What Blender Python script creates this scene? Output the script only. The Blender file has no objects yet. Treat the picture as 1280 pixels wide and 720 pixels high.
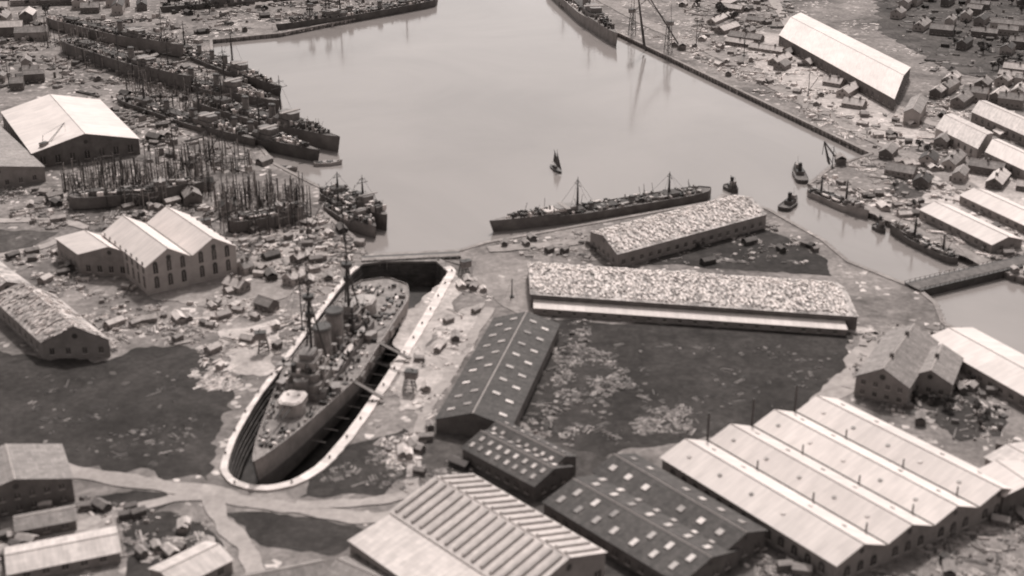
import bpy, math, random
from math import radians, sin, cos, pi, sqrt
from mathutils import Vector, Matrix, noise
from mathutils.geometry import tessellate_polygon
R = random.Random(11)
scene = bpy.context.scene

# ---------------------------------------------------------------- survey
# oblique aerial survey sheet -> site metres (east, north) at height z
CAMH = 260.0; PITCH = radians(23.0); FOC = 1694.0
def S(u, v, z=0.0):
    x = (u-640)/FOC; y = (360-v)/FOC
    t = (CAMH-z)/(sin(PITCH)-y*cos(PITCH))
    return Vector((t*x, t*(cos(PITCH)+y*sin(PITCH)), z))
def S2(u, v, z=0.0):
    p = S(u, v, z); return Vector((p.x, p.y))

# ---------------------------------------------------------------- materials
def tint(v): return (min(1, v*1.08), v*0.96, v*0.915, 1)
def nodes(name):
    m = bpy.data.materials.new(name); m.use_nodes = True
    nt = m.node_tree; b = nt.nodes["Principled BSDF"]
    return m, nt, b
def mulc(nt, a, b):
    n = nt.nodes.new('ShaderNodeMix'); n.data_type = 'RGBA'; n.blend_type = 'MULTIPLY'
    n.inputs[0].default_value = 1
    nt.links.new(a, n.inputs[6]); nt.links.new(b, n.inputs[7]); return n.outputs[2]
def ramp(nt, src, stops):
    r = nt.nodes.new('ShaderNodeValToRGB'); e = r.color_ramp.elements
    while len(e) < len(stops): e.new(0.5)
    for i, (p, c) in enumerate(stops):
        e[i].position = p; e[i].color = c if isinstance(c, tuple) else (c, c, c, 1)
    nt.links.new(src, r.inputs[0]); return r.outputs[0]
def coords(nt, kind='Object', scale=(1,1,1), rot=(0,0,0)):
    tc = nt.nodes.new('ShaderNodeTexCoord'); mp = nt.nodes.new('ShaderNodeMapping')
    mp.inputs['Scale'].default_value = scale; mp.inputs['Rotation'].default_value = rot
    nt.links.new(tc.outputs[kind], mp.inputs[0]); return mp.outputs[0]
def nz(nt, vec, scale, detail=5, rough=.6, dist=0):
    n = nt.nodes.new('ShaderNodeTexNoise')
    n.inputs['Scale'].default_value = scale; n.inputs['Detail'].default_value = detail
    n.inputs['Roughness'].default_value = rough; n.inputs['Distortion'].default_value = dist
    nt.links.new(vec, n.inputs['Vector']); return n.outputs[0]

def mat_plain(name, v, var=.3, scale=.25, rough=.85):
    m, nt, b = nodes(name)
    at = nt.nodes.new('ShaderNodeAttribute'); at.attribute_name = 'Col'
    c = coords(nt)
    a = ramp(nt, nz(nt, c, scale), [(.3, tint(v*(1-var))), (.7, tint(v*(1+var)))])
    f = ramp(nt, nz(nt, c, scale*6, 3), [(.3, 1-var*.7), (.7, 1.0)])
    o = mulc(nt, mulc(nt, a, f), at.outputs[0])
    nt.links.new(o, b.inputs['Base Color']); b.inputs['Roughness'].default_value = rough
    b.inputs['Specular IOR Level'].default_value = .25
    return m

def mat_roof(name, v, var=.2, sheet=(3.0, 2.0), streak=.3, patch=None, rough=.75):
    m, nt, b = nodes(name)
    at = nt.nodes.new('ShaderNodeAttribute'); at.attribute_name = 'Col'
    uv = coords(nt, 'UV')
    br = nt.nodes.new('ShaderNodeTexBrick'); nt.links.new(uv, br.inputs[0])
    br.inputs['Scale'].default_value = 1; br.inputs['Brick Width'].default_value = sheet[0]
    br.inputs['Row Height'].default_value = sheet[1]; br.inputs['Mortar Size'].default_value = .05
    br.inputs['Color1'].default_value = tint(v*(1-var)); br.inputs['Color2'].default_value = tint(v*(1+var*.6))
    br.inputs['Mortar'].default_value = tint(v*(1-var*1.6)); br.offset = 0.5
    uvs = coords(nt, 'UV', (1, .12, 1))
    st = ramp(nt, nz(nt, uvs, .55, 5, .65), [(.35, 1-streak), (.62, 1.0)])
    o = mulc(nt, mulc(nt, br.outputs[0], st), at.outputs[0])
    gg = ramp(nt, nz(nt, coords(nt), .06, 5, .65), [(.32, 1-max(.12, var)), (.62, 1.0)])
    o = mulc(nt, o, gg)
    if patch:
        up = coords(nt, 'UV', (1, .45, 1))
        pp = ramp(nt, nz(nt, up, patch[0], 3, .7, 1.0), [(patch[1], patch[2]), (patch[1]+.07, 1.0)])
        o = mulc(nt, o, pp)
    nt.links.new(o, b.inputs['Base Color']); b.inputs['Roughness'].default_value = rough
    b.inputs['Specular IOR Level'].default_value = .25
    return m

def mat_ground(name, lo, hi, scale=.02, speck=0.0, fine=.6, specv=.5, contrast=.18):
    m, nt, b = nodes(name)
    c = coords(nt)
    a = ramp(nt, nz(nt, c, scale, 8, .68, .6), [(.5-contrast, tint(lo)), (.5+contrast, tint(hi))])
    f = ramp(nt, nz(nt, c, .35, 5, .7), [(.3, 1-fine), (.68, 1.0)])
    f2 = ramp(nt, nz(nt, c, .085, 6, .72, 1.5), [(.36, 1-fine*.7), (.6, 1.0)])
    o = mulc(nt, mulc(nt, a, f), f2)
    if speck > 0:
        vo = nt.nodes.new('ShaderNodeTexVoronoi'); vo.inputs['Scale'].default_value = .4
        nt.links.new(c, vo.inputs['Vector'])
        sp = ramp(nt, vo.outputs['Color'], [(1-speck, 0), (1-speck+.02, 1)])
        clu = ramp(nt, nz(nt, c, .03, 3), [(.45, 0), (.6, 1)])
        mx = nt.nodes.new('ShaderNodeMix'); mx.data_type = 'RGBA'
        nt.links.new(mulc(nt, sp, clu), mx.inputs[0]); nt.links.new(o, mx.inputs[6])
        mx.inputs[7].default_value = tint(specv); o = mx.outputs[2]
    nt.links.new(o, b.inputs['Base Color']); b.inputs['Roughness'].default_value = .95
    b.inputs['Specular IOR Level'].default_value = .1
    return m

def mat_water():
    m, nt, b = nodes("water_surface")
    c = coords(nt)
    a = ramp(nt, nz(nt, c, .006, 5, .55, .8), [(.3, tint(.225)), (.7, tint(.29))])
    nt.links.new(a, b.inputs['Base Color'])
    b.inputs['Roughness'].default_value = .07; b.inputs['IOR'].default_value = 1.4
    bp = nt.nodes.new('ShaderNodeBump'); bp.inputs['Strength'].default_value = .4
    bp.inputs['Distance'].default_value = .16
    nt.links.new(nz(nt, coords(nt, 'Object', (1, 1.6, 1)), .22, 6, .62, .4), bp.inputs['Height'])
    nt.links.new(bp.outputs[0], b.inputs['Normal'])
    return m

MT = dict(
 ground=mat_ground("yard_ground", .15, .46, .02, .22, .45, .65),
 grass=mat_ground("dark_grass", .048, .10, .03, .04, .4, .25),
 road=mat_ground("dirt_road", .38, .52, .03, 0, .25),
 pale=mat_ground("pale_hardstanding", .42, .74, .04, .2, .35, .75),
 strip=mat_ground("quay_paving", .28, .48, .03, .1, .35, .6),
 earth=mat_ground("dark_earth", .08, .20, .04, .1, .5, .4),
 water=mat_water(),
 stone=mat_plain("granite_coping", .80, .14, .2),
 dockwall=mat_plain("dock_masonry", .11, .35, .2),
 dockfloor=mat_plain("dock_floor", .06, .4, .1),
 wall=mat_plain("rendered_wall", .27, .2, .15),
 wall_l=mat_plain("pale_wall", .42, .15, .15),
 wall_d=mat_plain("dark_brick", .16, .25, .2),
 glass=mat_plain("dark_window", .07, .3, .3, .3),
 trim=mat_plain("trim_paint", .5, .15, .3),
 hull=mat_plain("hull_grey", .25, .25, .12, .6),
 hull_d=mat_plain("hull_dark", .11, .3, .15, .6),
 hull_p=mat_plain("hull_pale", .37, .25, .15, .6),
 deck=mat_plain("deck_planks", .27, .35, .3),
 deck_d=mat_plain("deck_dark", .16, .35, .3),
 steel=mat_plain("painted_steel", .24, .3, .3, .6),
 dark=mat_plain("dark_steel", .07, .3, .3, .6),
 white=mat_plain("white_canvas", .68, .12, .3),
 wood=mat_plain("weathered_timber", .12, .35, .4),
 clut=mat_plain("yard_stores", .6, .25, .4),
 leaf=mat_plain("foliage", .08, .4, .5),
 roof_w=mat_roof("roof_pale_sheet", .83, .05, (4, 6), .14),
 roof_w2=mat_roof("roof_pale_slate", .74, .11, (3, 2), .26),
 roof_m=mat_roof("roof_mottled", .76, .2, (2.2, 1.6), .4, (.38, .44, .45)),
 roof_g=mat_roof("roof_grey", .38, .2, (2, 1.2), .3),
 roof_d=mat_roof("roof_dark_slate", .125, .25, (2, 1.2), .35),
 sky=mat_plain("skylight_glass", .62, .2, .2, .4),
)

# ---------------------------------------------------------------- mesh builder
class MB:
    def __init__(s, mats):
        s.mats = mats; s.v = []; s.f = []; s.m = []; s.c = []; s.uv = []; s.T = None
    def face(s, pts, m=0, c=1.0, uv=None):
        i = len(s.v)
        for p in pts:
            p = Vector(p)
            if s.T is not None: p = s.T @ p
            s.v.append(p)
        s.f.append(tuple(range(i, i+len(pts)))); s.m.append(m); s.c.append(c)
        s.uv.append(uv if uv else [(0, 0)]*len(pts))
    def box(s, x, y, z, sx, sy, sz, rot=0, m=0, c=1.0, taper=1.0):
        ca, sa = cos(rot), sin(rot); P = []
        for k, tz in ((1, 0), (taper, sz)):
            for dx, dy in ((-1,-1),(1,-1),(1,1),(-1,1)):
                a = dx*sx/2*k; b = dy*sy/2*k
                P.append((x+a*ca-b*sa, y+a*sa+b*ca, z+tz))
        for q in ((0,1,5,4),(1,2,6,5),(2,3,7,6),(3,0,4,7),(4,5,6,7),(3,2,1,0)):
            s.face([P[i] for i in q], m, c)
    def prism(s, poly, z0, z1, m=0, c=1.0, mt=None):
        n = len(poly)
        for i in range(n):
            a, b = poly[i], poly[(i+1) % n]
            s.face([(a[0],a[1],z0),(b[0],b[1],z0),(b[0],b[1],z1),(a[0],a[1],z1)], m, c)
        s.face([(p[0],p[1],z1) for p in poly], m if mt is None else mt, c)
        s.face([(p[0],p[1],z0) for p in reversed(poly)], m, c)
    def cyl(s, x, y, z, r, h, n=10, r2=None, m=0, c=1.0, mt=None, sx=1.0):
        r2 = r if r2 is None else r2
        A = [(x+sx*r*cos(2*pi*i/n), y+r*sin(2*pi*i/n), z) for i in range(n)]
        B = [(x+sx*r2*cos(2*pi*i/n), y+r2*sin(2*pi*i/n), z+h) for i in range(n)]
        for i in range(n):
            j = (i+1) % n; s.face([A[i], A[j], B[j], B[i]], m, c)
        s.face(B, m if mt is None else mt, c)
    def beam(s, p, q, r, m=0, c=1.0, r2=None):
        p = Vector(p); q = Vector(q); d = q-p
        if d.length < 1e-6: return
        r2 = r if r2 is None else r2
        a = d.cross(Vector((0,0,1)))
        if a.length < 1e-3: a = Vector((1,0,0))
        a.normalize(); b = d.cross(a).normalized()
        A = [p+a*r, p+b*r, p-a*r, p-b*r]; B = [q+a*r2, q+b*r2, q-a*r2, q-b*r2]
        for i in range(4):
            j = (i+1) % 4; s.face([A[i], A[j], B[j], B[i]], m, c)
        s.face(B, m, c); s.face(A[::-1], m, c)
    def slab(s, p0, p1, p2, p3, th, m=0, c=1.0):
        p0, p1, p2, p3 = [Vector(p) for p in (p0, p1, p2, p3)]
        n = (p1-p0).cross(p3-p0).normalized()
        if n.z < 0: n = -n
        L = (p1-p0).length; W = (p3-p0).length
        t = [p+n*th for p in (p0, p1, p2, p3)]; bq = [p0, p1, p2, p3]
        s.face(t, m, c, [(0,0),(L,0),(L,W),(0,W)])
        s.face(bq[::-1], m, c)
        for i in range(4):
            j = (i+1) % 4; s.face([bq[i], bq[j], t[j], t[i]], m, c*.8)
        return n
    def make(s, name, parent=None, origin=None):
        me = bpy.data.meshes.new(name)
        o = Vector(origin) if origin is not None else Vector((0,0,0))
        me.from_pydata([tuple(p-o) for p in s.v], [], s.f)
        for mm in s.mats: me.materials.append(MT[mm])
        me.polygons.foreach_set('material_index', s.m)
        ca = me.color_attributes.new(name='Col', type='FLOAT_COLOR', domain='CORNER')
        cc = []; uu = []
        for f, c, u in zip(s.f, s.c, s.uv):
            for k in range(len(f)):
                cc += [c, c, c, 1.0]; uu += [u[k][0], u[k][1]]
        ca.data.foreach_set('color', cc)
        ul = me.uv_layers.new(name='UVMap'); ul.data.foreach_set('uv', uu)
        me.update()
        ob = bpy.data.objects.new(name, me); scene.collection.objects.link(ob)
        if parent: ob.parent = parent
        elif origin is not None: ob.location = o
        return ob
def empty(name, loc=(0,0,0), rot=0):
    e = bpy.data.objects.new(name, None); e.empty_display_size = 1
    e.location = loc; e.rotation_euler = (0, 0, rot); scene.collection.objects.link(e); return e

# ---------------------------------------------------------------- polygons
def densify(poly, step=4, jit=0.0, seed=0.0):
    out = []
    for i in range(len(poly)):
        a = Vector(poly[i][:2]); b = Vector(poly[(i+1) % len(poly)][:2]); L = (b-a).length
        n = max(1, int(L/step)); nrm = Vector((-(b-a).y, (b-a).x))
        if nrm.length > 0: nrm.normalize()
        for k in range(n):
            p = a.lerp(b, k/n)
            if jit:
                p = p+nrm*jit*(noise.noise(Vector((p.x*.09, p.y*.09, seed)))*1.6+noise.noise(Vector((p.x*.4, p.y*.4, seed)))*.7)
            out.append(p)
    return out
def flat(name, poly, z, mat):
    P = [Vector((p[0], p[1], z)) for p in poly]
    tris = tessellate_polygon([P])
    me = bpy.data.meshes.new(name)
    fs = []
    for t in tris:
        a, b, c = [P[i] for i in t]
        fs.append(tuple(t) if (b-a).cross(c-a).z > 0 else tuple(reversed(t)))
    me.from_pydata([tuple(p) for p in P], [], fs); me.materials.append(MT[mat]); me.update()
    ob = bpy.data.objects.new(name, me); scene.collection.objects.link(ob); return ob
LV = [0]
def patch(name, pix, mat, jit=2.5):
    LV[0] += 1
    return flat(name, densify([S2(*p) for p in pix], 3, jit, LV[0]*3.1), .02+.012*LV[0], mat)
def road(name, pts, w, mat='road'):
    LV[0] += 1
    C = [S2(*p) for p in pts]
    D = []
    for i in range(len(C)-1):
        p0 = C[max(0, i-1)]; p1 = C[i]; p2 = C[i+1]; p3 = C[min(len(C)-1, i+2)]
        for k in range(12):
            t = k/12
            D.append(.5*((2*p1)+(p2-p0)*t+(2*p0-5*p1+4*p2-p3)*t*t+(3*p1-p0-3*p2+p3)*t**3))
    D.append(C[-1]); L = []; Rr = []
    for i, p in enumerate(D):
        d = (D[min(i+1, len(D)-1)]-D[max(i-1, 0)]).normalized(); n = Vector((-d.y, d.x))
        L.append(p+n*w/2*(1+.5*noise.noise(Vector((p.x*.12, p.y*.12, w))))); Rr.append(p-n*w/2*(1+.5*noise.noise(Vector((p.x*.12, p.y*.12, w+9)))))
    z = .02+.012*LV[0]; me = bpy.data.meshes.new(name)
    v = [(p.x, p.y, z) for p in L+Rr]; n = len(L)
    me.from_pydata(v, [], [(i, i+n, i+n+1, i+1) for i in range(n-1)])
    me.materials.append(MT[mat]); ob = bpy.data.objects.new(name, me); scene.collection.objects.link(ob)
def inside(p, poly):
    r = False; n = len(poly); j = n-1
    for i in range(n):
        a, b = poly[i], poly[j]
        if (a[1] > p[1]) != (b[1] > p[1]) and p[0] < (b[0]-a[0])*(p[1]-a[1])/(b[1]-a[1])+a[0]: r = not r
        j = i
    return r

# ---------------------------------------------------------------- land & water
WP = [(560,-90),(545,3),(350,42),(265,50),(268,80),(345,128),(300,150),(345,205),(405,236),(408,268),(452,303),(457,319),
      (574,313),(606,303),(890,252),(905,243),(962,262),(1030,300),(1062,327),(1150,362),(1172,380),(1182,405),
      (1300,452),(1450,480),(1450,400),(1248,338),(1010,230),(1038,208),(1088,192),(770,40),(700,5),(690,-90)]
WPw = [S2(*p) for p in WP]
DK = [(436,345),(350,464),(322,500),(296,545),(285,575),(283,590),(293,602),(315,609),(340,609),(368,602),(400,582),(436,540),(484,470),(530,396),(568,328),(457,328)]
def chaikin(P, keep=()):
    out = []
    n = len(P)
    for i in range(n):
        a, b = P[i], P[(i+1) % n]
        out += [a.lerp(b, .2), a.lerp(b, .8)]
    return out
DKw = chaikin([S2(*p) for p in DK])
DKw = densify(DKw, 3)
def area(P): return sum(P[i][0]*P[(i+1) % len(P)][1]-P[(i+1) % len(P)][0]*P[i][1] for i in range(len(P)))/2
if area(DKw) < 0: DKw.reverse()
def offset(P, d):
    out = []; n = len(P)
    for i in range(n):
        t = (P[(i+1) % n]-P[(i-1) % n]).normalized()
        dd = d(t) if callable(d) else d
        out.append(P[i]+Vector((-t.y, t.x))*dd)   # +d = inward for ccw
    return out
cu = bpy.data.curves.new("ground", 'CURVE'); cu.dimensions = '2D'; cu.fill_mode = 'BOTH'; cu.extrude = 7
for poly in ([Vector((-6000,-600)), Vector((6000,-600)), Vector((6000,9000)), Vector((-6000,9000))], densify(WPw, 25, 0), DKw):
    sp = cu.splines.new('POLY'); sp.points.add(len(poly)-1)
    for i, p in enumerate(poly): sp.points[i].co = (p.x, p.y, 0, 1)
    sp.use_cyclic_u = True
tmp = bpy.data.objects.new("tmp", cu); scene.collection.objects.link(tmp)
bpy.context.view_layer.update()
me = bpy.data.meshes.new_from_object(tmp.evaluated_get(bpy.context.evaluated_depsgraph_get()))
bpy.data.objects.remove(tmp)
me.transform(Matrix.Translation((0, 0, -7))); me.materials.clear(); me.materials.append(MT['ground'])
g = bpy.data.objects.new("ground", me); scene.collection.objects.link(g)
flat("water", densify(WPw, 25, 0), -3, 'water')
mb = MB(['strip', 'wood'])
W2 = WPw if area(WPw) > 0 else WPw[::-1]
for i in range(len(W2)):
    a, b = W2[i], W2[(i+1) % len(W2)]
    d = (b-a).normalized(); n = Vector((d.y, -d.x))
    a2 = a-d*.3; b2 = b+d*.3
    mb.prism([a2-n*.35, a2+n*2.2, b2+n*2.2, b2-n*.35][::1], -.9, .45+.003*(i % 3), 0, 1.1)
    L = (b-a).length
    for k in range(int(L/5)):
        p = a.lerp(b, (k+.5)/(L/5))-n*.55
        mb.box(p.x, p.y, -4, .4, .4, 4.3, m=1)
mb.make("quay_wall")

# dry dock
root = empty("dry_dock")
mb = MB(['dockwall', 'dockfloor', 'stone'])
def ring(P0, z0, P1, z1, m, c=1.0):
    n = len(P0)
    for i in range(n):
        j = (i+1) % n
        mb.face([(P0[i].x,P0[i].y,z0),(P0[j].x,P0[j].y,z0),(P1[j].x,P1[j].y,z1),(P1[i].x,P1[i].y,z1)], m, c*R.uniform(.75,1.1))
off = .1; z = .3
for k in range(6):
    nx = offset(DKw, off); ring(nx, z, nx, z-2.1, 0, .95); z -= 2.1
    off2 = off+.45; n2 = offset(DKw, off2); ring(nx, z, n2, z, 0, 1.0); off = off2
mb.face([(p.x, p.y, z) for p in offset(DKw, off-.4)], 1)
mb.make("dock_walls", root)
mb = MB(['stone'])
oo = offset(DKw, lambda t: -(2.1+1.9*(t.y*.5+.5)+.25*R.uniform(-1,1)))
n = len(DKw)
i0 = offset(DKw, .35)
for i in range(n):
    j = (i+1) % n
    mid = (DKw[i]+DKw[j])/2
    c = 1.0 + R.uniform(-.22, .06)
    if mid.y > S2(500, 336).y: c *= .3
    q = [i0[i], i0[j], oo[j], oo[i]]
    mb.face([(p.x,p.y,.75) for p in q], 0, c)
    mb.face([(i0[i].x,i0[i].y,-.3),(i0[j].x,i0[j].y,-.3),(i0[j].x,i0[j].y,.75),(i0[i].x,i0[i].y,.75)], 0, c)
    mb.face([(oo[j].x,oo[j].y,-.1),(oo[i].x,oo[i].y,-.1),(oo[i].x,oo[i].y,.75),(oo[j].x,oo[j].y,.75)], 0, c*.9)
bol = offset(DKw, -1.6)
for i in range(0, n, 5):
    p = bol[i]; mb.cyl(p.x, p.y, .75, .35, .9, 8, .45, 0, .15)
mb.make("coping", root)
mb = MB(['dark', 'steel', 'strip'])
a = S2(452,325); b = S2(575,319); d = (b-a).normalized(); nn = Vector((-d.y, d.x))
mb.prism([a-nn*5, b-nn*5, b+nn*3, a+nn*3], -12.5, 1.1, 0, 1.2)
mb.prism([a-nn*4.4, b-nn*4.4, b-nn*.5, a-nn*.5], 1.1, 1.4, 2, .6)
for k in range(14):
    p = a.lerp(b, (k+.5)/14)-nn*5.3; mb.box(p.x, p.y, -11, .6, .6, 12, math.atan2(d.y, d.x), 1)
for k in range(20):
    p = a.lerp(b, (k+.5)/20)-nn*4.6; mb.box(p.x, p.y, 1.1, .15, .15, 1.2, 0, 1)
mb.make("caisson", root)

# ---------------------------------------------------------------- ground patches & roads
patch("grass", [(-80,430),(120,455),(200,430),(262,440),(302,470),(270,530),(262,600),(180,592),(90,583),(-100,570)], 'grass', 4)
patch("grass", [(690,400),(1070,415),(1050,460),(1015,505),(940,540),(820,560),(735,575),(700,560),(650,520)], 'grass', 3)
patch("grass", [(420,560),(510,535),(512,590),(480,618),(375,622)], 'grass', 2)
patch("grass", [(120,618),(170,612),(212,622),(190,640),(135,645),(108,632)], 'grass', 2)
patch("grass", [(150,655),(215,638),(262,655),(285,690),(250,712),(160,730)], 'grass', 2)
patch("grass", [(278,640),(340,640),(450,662),(425,690),(330,686)], 'grass', 2)
patch("grass", [(-40,285),(75,290),(40,310),(-40,325)], 'earth', 2)
patch("grass", [(830,300),(945,280),(1035,325),(1040,345),(810,330)], 'grass', 2)
patch("grass", [(1130,500),(1190,485),(1260,520),(1250,545),(1200,552)], 'grass', 2)
patch("grass", [(1090,-30),(1400,-60),(1400,120),(1280,115),(1180,85),(1100,40)], 'earth', 4)
patch("grass", [(1120,200),(1160,195),(1180,230),(1150,260),(1110,240)], 'earth', 3)
patch("grass", [(520,540),(600,520),(830,600),(930,700),(900,760),(800,760),(600,640),(525,590)], 'earth', 3)
patch("grass", [(300,300),(405,300),(380,330),(310,335)], 'earth', 3)
patch("yard", [(272,415),(345,400),(352,430),(335,468),(290,470)], 'pale', 3)
patch("yard", [(560,395),(606,378),(595,420),(545,505),(500,515),(495,480)], 'pale', 2.5)
patch("yard", [(1085,415),(1012,505),(1050,500),(1090,470),(1120,440)], 'road', 2)
patch("yard", [(600,322),(665,325),(670,400),(640,392),(585,350)], 'strip', 2)
patch("yard", [(900,40),(965,40),(1120,130),(1180,180),(1100,183),(1000,130)], 'pale', 5)
patch("yard", [(1180,210),(1290,230),(1290,320),(1240,312),(1140,255)], 'pale', 4)
patch("yard", [(120,310),(300,330),(340,300),(430,320),(400,360),(300,390),(200,375)], 'strip', 4)
patch("yard", [(500,400),(560,345),(590,350),(530,440),(490,500)], 'pale', 2.5)
patch("yard", [(0,655),(110,640),(150,650),(120,690),(20,690)], 'strip', 2.5)
road("road", [(-60,590),(70,590),(160,600),(275,622),(370,636),(460,648),(520,640)], 7)
road("road", [(262,612),(275,650),(310,690),(330,760)], 7)
road("road", [(60,580),(150,602),(262,612),(300,626)], 6)
road("road", [(-60,700),(60,672),(150,640),(215,625),(270,620)], 5)
road("road", [(515,620),(518,570),(530,520),(560,470),(612,385)], 5)
road("road", [(370,632),(430,630),(480,625),(515,615)], 5)
road("road", [(-60,278),(60,276),(110,285)], 7)
road("road", [(-60,330),(40,312),(100,296),(200,292),(300,300),(390,290)], 6)
road("quay_road", [(700,-30),(800,25),(900,70),(1010,130),(1110,182),(1200,230),(1300,285)], 13, 'strip')
road("road", [(960,-10),(1010,60),(1120,135),(1200,165),(1330,210)], 10)
road("road", [(665,384),(860,396),(1060,412),(1090,418)], 6, 'pale')
road("quay_road", [(1022,232),(1110,272),(1240,333)], 9, 'strip')
road("quay_road", [(610,312),(740,300),(880,268),(905,252)], 9, 'strip')

# ---------------------------------------------------------------- buildings
def wins(mb, p, q, h, n, step=6, ww=2, wh=2.4, sill=1.6, arch=False, m=0, mt=1):
    d = (q-p); L = d.length
    if L < step: return
    d = d.normalized(); k = int(L/step); off = (L-(k-1)*step)/2
    for i in range(k):
        c = p+d*(off+i*step)
        o = n*.07; a = c-d*ww/2; b = c+d*ww/2
        top = sill+wh
        pts = [(a.x,a.y,sill),(b.x,b.y,sill),(b.x,b.y,top)]
        if arch:
            for t in range(1, 6):
                an = pi*t/6; cc = c+d*(ww/2*cos(an)); pts.append((cc.x, cc.y, top+ww/2*sin(an)))
        pts.append((a.x,a.y,top))
        mb.face([(x+o.x, y+o.y, zz) for x, y, zz in pts], m, R.uniform(.7, 1.5))
        s = c+n*.15; mb.box(s.x, s.y, sill-.25, ww+.5, .3, .22, math.atan2(d.y, d.x), mt)
        mb.box(s.x-n.x*.05, s.y-n.y*.05, sill, .12, .12, wh, math.atan2(d.y, d.x), mt)

def building(name, A, B, C, h, rh, bays=1, roof='roof_w', wall='wall', sky=None, win=(6,2,2.4,1.6), arch=False,
             ro=.5, over=.5, ribs=0, floors=1, vents=0, square=True, th=.25, chim=0, stack=0):
    if square:
        u = (B-A).normalized(); pw = C-A; w = pw-u*pw.dot(u)
        C = A+w.normalized()*pw.length*.999 if abs(pw.normalized().dot(u)) < .5 else A+w
    root = empty(name, (A.x, A.y, 0)); org = (A.x, A.y, 0)
    u = (B-A); un = u.normalized(); w = (C-A)/bays; wn = w.normalized(); W = w.length; L = u.length
    mb = MB([wall, 'trim'])
    def V(p, z): return (p.x, p.y, z)
    for i in range(bays):
        a0 = A+w*i; a1 = a0+w; rp = a0+w*ro
        for s in (Vector((0,0)), u):
            mb.face([V(a0+s,-.3), V(a1+s,-.3), V(a1+s,h), V(rp+s,h+rh), V(a0+s,h)], 0, .95)
    for s in (A, A+w*bays):
        mb.face([V(s,-.3), V(s+u,-.3), V(s+u,h), V(s,h)], 0, 1.0)
    mb.make("walls", root, org)
    mb = MB([roof, 'dark', 'trim'])
    for i in range(bays):
        a0 = A+w*i; a1 = a0+w; rp = a0+w*ro
        o = un*over
        e0 = a0-wn*(over if i == 0 else 0); e1 = a1+wn*(over if i == bays-1 else 0)
        z0 = h-(over*rh/(W*ro) if i == 0 else 0); z1 = h-(over*rh/(W*(1-ro)) if i == bays-1 else 0)
        c = R.uniform(.95, 1.03)
        ns = max(1, int(L/22))
        for q in range(ns):
            f0, f1 = q/ns, (q+1)/ns; cq = c*R.uniform(.93, 1.03)
            s0 = u*f0-(o if q == 0 else Vector((0,0))); s1 = u*f1+(o if q == ns-1 else Vector((0,0)))
            mb.slab(V(e0+s0,z0), V(e0+s1,z0), V(rp+s1,h+rh), V(rp+s0,h+rh), th, 0, cq)
            mb.slab(V(e1+s0,z1), V(e1+s1,z1), V(rp+s1,h+rh), V(rp+s0,h+rh), th, 0, cq*.97)
        mb.beam(V(rp-o,h+rh+th), V(rp+u+o,h+rh+th), .28, 2, 1.0)
        if i > 0: mb.beam(V(a0-o,h+.4), V(a0+u+o,h+.4), .45, 1, 2.6)
        if ribs:
            k = int(L/ribs)
            for j in range(k):
                s = a0+u*((j+.3)/k); rw = un*ribs*.3
                for (f0, f1) in ((ro*.05, ro*.95), (1-(1-ro)*.05, 1-(1-ro)*.95)):
                    lo = s+w*f0; hi = s+w*f1; lz = h+rh*.05+th; hz = h+rh*.95+th
                    mb.slab(V(lo, lz), V(lo+rw, lz), V(hi+rw, hz), V(hi, hz), .7, 0, R.uniform(.62,.85))
        if vents:
            for j in range(vents):
                p = rp+u*((j+.5)/vents); mb.box(p.x, p.y, h+rh, 1.6, 1.6, 1.3, math.atan2(un.y, un.x), 2, .7); mb.box(p.x, p.y, h+rh+1.3, 2.1, 2.1, .3, math.atan2(un.y, un.x), 2, .9)
    mb.make("roof", root, org)
    if stack:
        mb = MB(['clut'])
        for i in range(stack):
            side = R.random() < .6
            f = R.uniform(.03, .95); g = R.uniform(.005, .985)
            r = A+w*ro; e = A if side else A+w
            sd = Vector(V(r, h+rh))-Vector(V(e, h)); sn = sd.normalized(); un3 = Vector((un.x, un.y, 0))
            p = Vector(V(e, h))+sd*f+Vector((u.x*g, u.y*g, 0))+Vector((0,0,th))
            a = R.gauss(0, .3)+pi/2; dx = un3*cos(a)+sn*sin(a); dy = un3*-sin(a)+sn*cos(a)
            ll = R.uniform(1.0, 3.0); ww = R.uniform(.4, 1.3)
            mb.slab(p, p+dx*ll, p+dx*ll+dy*ww, p+dy*ww, R.uniform(.12, .65), 0, R.choice((1.45, 1.4, 1.3, 1.2, .9, .5)))
        mb.make("roof_covering_bundles", root, org)
    if sky:
        na, rows, sl, sw = sky[:4]; mb = MB(['sky', 'dark'])
        for i in range(bays):
            a0 = A+w*i; a1 = a0+w; rp = a0+w*ro
            for (e, zz, r) in ((a0, h, rp), (a1, h, rp)):
                for rr in range(rows):
                    for j in range(na):
                        f = (rr+.5)/rows*.8+.1; g = (j+.5+(.25 if rr % 2 else 0)+R.uniform(-.06,.06))/(na+.3)
                        sdir = (Vector(V(r, h+rh))-Vector(V(e, h))); sn = sdir.normalized()
                        p = Vector(V(e, h))+sdir*f+Vector((u.x*g, u.y*g, 0))
                        if R.random() < .07: continue
                        un3 = Vector((un.x, un.y, 0)); up = Vector((0,0,th+.05))
                        a = p-un3*sl/2-sn*sw/2+up; b = p+un3*sl/2-sn*sw/2+up
                        mb.slab(a, b, b+sn*sw, a+sn*sw, .3, 0, R.uniform(.4, 1.25))
        mb.make("skylights", root, org)
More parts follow.
